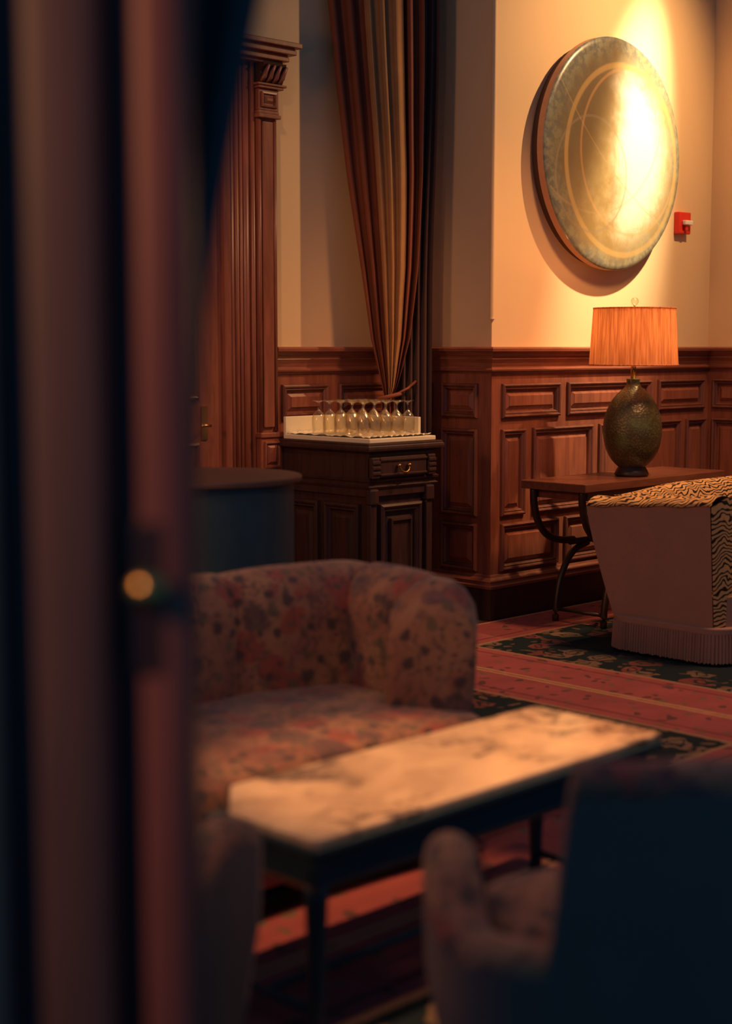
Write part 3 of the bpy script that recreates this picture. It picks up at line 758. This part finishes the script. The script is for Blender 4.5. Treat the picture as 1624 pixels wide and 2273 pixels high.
MB().tube([(TL - .05, .05, .07), (TL - .05, TDp - .05, .07)], .010, 8).build('stretcher', 'blackleg', tb, True)
MB().tube([(.05, TDp / 2, .07), (TL - .05, TDp / 2, .07)], .010, 8).build('stretcher', 'blackleg', tb, True)

# ------------------------------------------------------------------ armchairs
def armchair(label, loc, rz, outer, ah=.595):
    a = thing('armchair', label, 'armchair', loc, rz)
    half = [(-.385, .25), (-.415, .14), (-.415, .04), (-.375, -.045), (-.28, -.105), (-.14, -.14), (0, -.15)]
    path = half + [(-x, y) for x, y in reversed(half[:-1])]
    def zt(t):
        u = min(t, 1 - t) / .5          # 0 at arm front, 1 at middle of the back
        arm = ah - .10 * sm(.06, .42, u) - .02 * (1 - sm(0, .05, u))
        return arm + (.765 - arm) * sm(.60, .665, u)
    tub(a, path, zt, .10, .34, .085, outer, 'floral', n=160, puff=.015, seams=[0, .31, .69, 1], names=('outer_shell', 'padded_back'), nose_mat=outer)
    seat = [(.27, .30), (.29, .18), (.28, .05), (.2, .01), (0, -.01), (-.2, .01), (-.28, .05), (-.29, .18), (-.27, .30), (-.15, .36), (0, .37), (.15, .36)]
    ss = [(p.x, p.y) for p in spline(seat + [seat[0]], 48)][:-1]
    cushion(a, 'seat_cushion', ss, .32, .445, 'floral', .02)
    MB().prism([(x * .97, y * .97) for x, y in ss], .10, .32).build('seat_base', outer, a)
    for x, y in ((.24, .27), (-.24, .27), (.27, .02), (-.27, .02)): MB().lathe([(.013, 0), (.018, .05), (.022, .11)], n=12).build('leg', 'blackleg', a, True, (x, y, .008))
    return a
armchair('grey backed armchair with floral seat seen from behind at lower right', (2.077, 1.331, 0), math.radians(-35), 'greytaupe', .575)
armchair('taupe sided armchair at the near left end of the marble table', (1.45, 2.36, 0), -PI / 2 + .06, 'taupe', .585)

# ------------------------------------------------------------------ zebra sofa
zs = thing('zebra_sofa', 'zebra striped sofa with taupe arm panel and bullion fringe in front of the console', 'sofa', (5.70, 3.60, 0))
ZL = 1.75
# arm at the left end: flared outer panel, zebra wrap
def zarm(x0, s, nm):
    ys = [0, .03, .10, .3, .5, .64, .66]
    def ztop(y): return .745 - .045 * (y / .66)
    outer = [[(x0 + s * (.045 * (1 - k / 6)), y - .13 * (1 - k / 6) ** 1.3 * sm(.2, .66, y), .17 + (ztop(y) - .03 - .17) * k / 6) for k in range(7)] for y in ys]
    p = MB().grid(outer).build('arm_panel', 'sofa_taupe', zs, True)
    wrap = []
    for y in [-.0 + .66 * i / 16 for i in range(17)]:
        zt = ztop(y); row = [(x0 + s * .0, y, zt - .03)]
        for k in range(9):
            a = PI * k / 8; row.append((x0 + s * (.075 - .085 * math.cos(a)), y - .012, zt - .03 + .042 * math.sin(a) + .004 * math.sin(y * 30)))
        row += [(x0 + s * .165, y, zt - .12), (x0 + s * .175, y, .45), (x0 + s * .18, y, .34)]
        wrap.append(row)
    MB().grid(wrap).build('arm_wrap', 'zebra', zs, True)
    fr = []
    for k in range(9):
        z = .17 + (.715 - .17) * k / 8
        w0 = x0 + s * .045 * (1 - k / 8); w1 = x0 + s * .19
        fr.append([(w0 + (w1 - w0) * i / 10, -.03 * math.sin(PI * i / 10) ** .5 - .005, z + (.035 * math.sin(PI * i / 10) if k == 8 else 0)) for i in range(11)])
    MB().grid(fr).build('arm_front', 'zebra', zs, True)
    return p
zarm(0, 1, 'l'); zarm(ZL, -1, 'r')
rows = []
for i in range(41):
    x = .10 + (ZL - .2) * i / 40; ht = .715 + .03 * sm(0, .35, min(i, 40 - i) / 40)
    rows.append([(x, y, z) for y, z in ((.44, .36), (.45, .5), (.47, ht - .10), (.49, ht - .03), (.53, ht), (.58, ht + .003), (.63, ht - .02), (.66, ht - .07), (.63, .45), (.54, .17))])
MB().grid(rows).build('backrest', 'zebra', zs, True)
def rr(x0, x1, y0, y1, r, n=6):
    pts = []
    for cx_, cy_, a0 in ((x1 - r, y0 + r, -PI / 2), (x1 - r, y1 - r, 0), (x0 + r, y1 - r, PI / 2), (x0 + r, y0 + r, PI)):
        for k in range(n + 1):
            a = a0 + PI / 2 * k / n; pts.append((cx_ + r * math.cos(a), cy_ + r * math.sin(a)))
    return pts
for k in range(2):
    x0 = .19 + k * (ZL - .38) / 2
    cushion(zs, 'seat_cushion', rr(x0 + .004, x0 + (ZL - .38) / 2 - .004, -.06, .46, .05), .31, .45, 'zebra', .02)
MB().prism(rr(.05, ZL - .05, -.05, .52, .10), .165, .31).build('base', 'sofa_taupe', zs)
base_out = rr(.012, ZL - .012, -.075, .56, .12, 10)
MB().prism(base_out, .145, .178).build('fringe_band', 'sofa_taupe', zs, bevel=.006)
fv = MB(); loop = base_out + [base_out[0]]
P2 = [Vector(p) for p in loop]; cnt = 0
rows_t, rows_b = [], []
for i in range(len(P2) - 1):
    seg = P2[i + 1] - P2[i]; m = max(1, int(seg.length / .0035)); nn = Vector((seg.y, -seg.x)).normalized()
    for q in range(m):
        p = P2[i] + seg * (q / m); off = .004 if (cnt // 2) % 2 else -.003; off += random.uniform(-.0015, .0015); cnt += 1
        rows_t.append((p.x + nn.x * off, p.y + nn.y * off, .15)); rows_b.append((p.x + nn.x * (off + .006), p.y + nn.y * (off + .006), .022 + random.uniform(-.004, .004)))
fg = fv.grid([rows_b, rows_t], True).build('bullion_fringe', 'sofa_taupe', zs); fg['kind'] = 'stuff'

# ------------------------------------------------------------------ foreground door edge and dark drape (left)
d1 = struct(bpy.data.objects.new('door_1', None), 'tall moulded wooden door edge with a brass knob, very close at left'); C.objects.link(d1)
d1.location = (.919, 1.202, 0); d1.rotation_euler = (0, 0, -PI / 4)
# the open leaf stands diagonally; local x runs across its face
def halfround(x0, x1, dep, bulge, n=24):
    pts = [(x0, dep)]
    for k in range(n + 1):
        a = PI * k / n; pts.append(((x0 + x1) / 2 - (x1 - x0) / 2 * math.cos(a), -bulge * max(0, math.sin(a)) ** .45))
    pts.append((x1, dep)); return pts
MB().prism(halfround(-.022, .030, .05, .022), 0, 3.0).build('edge_moulding', 'postwood', d1)
MB().prism([(-.45, .055), (-.45, .045), (.028, .045), (.028, .055)], 0, 3.0).build('stile', 'ebony', d1)
MB().prism(halfround(-.128, -.052, .05, .018), 0, 3.0).build('stile_moulding', 'shadestile', d1)
MB().prism(halfround(-.45, -.162, .05, .006), 0, 3.0).build('leaf_panel', 'ebony', d1)
kn = MB().lathe([(.001, .0), (.016, .003), (.0185, .012), (.014, .022), (.007, .028), (.007, .05)], n=20).build('knob', 'brass', d1, True, (-.011, -.045, 1.165))
kn.rotation_euler = (-PI / 2, 0, 0)
MB().box(-.024, .002, -.024, .01, 1.08, 1.23).build('knob_plate', 'carved', d1, bevel=.003)
dk = thing('dark_drape', 'dark tied back drape hanging behind the door edge at upper left', 'drape', (1.011, 1.280, 0), -PI / 4)
rows = []
for k in range(31):
    z = .95 + 2.05 * k / 30
    e = interp(z, [.95, 1.28, 1.42, 1.57, 1.77, 3.0], [.0, .012, .020, .044, .085, .30])
    rows.append([(-.25 + (e + .25) * i / 40, .02 * math.sin(i * .8) + .03 * (1 - i / 40), z) for i in range(41)])
MB().grid(rows).build('drape_cloth', 'drape_dark', dk, True)
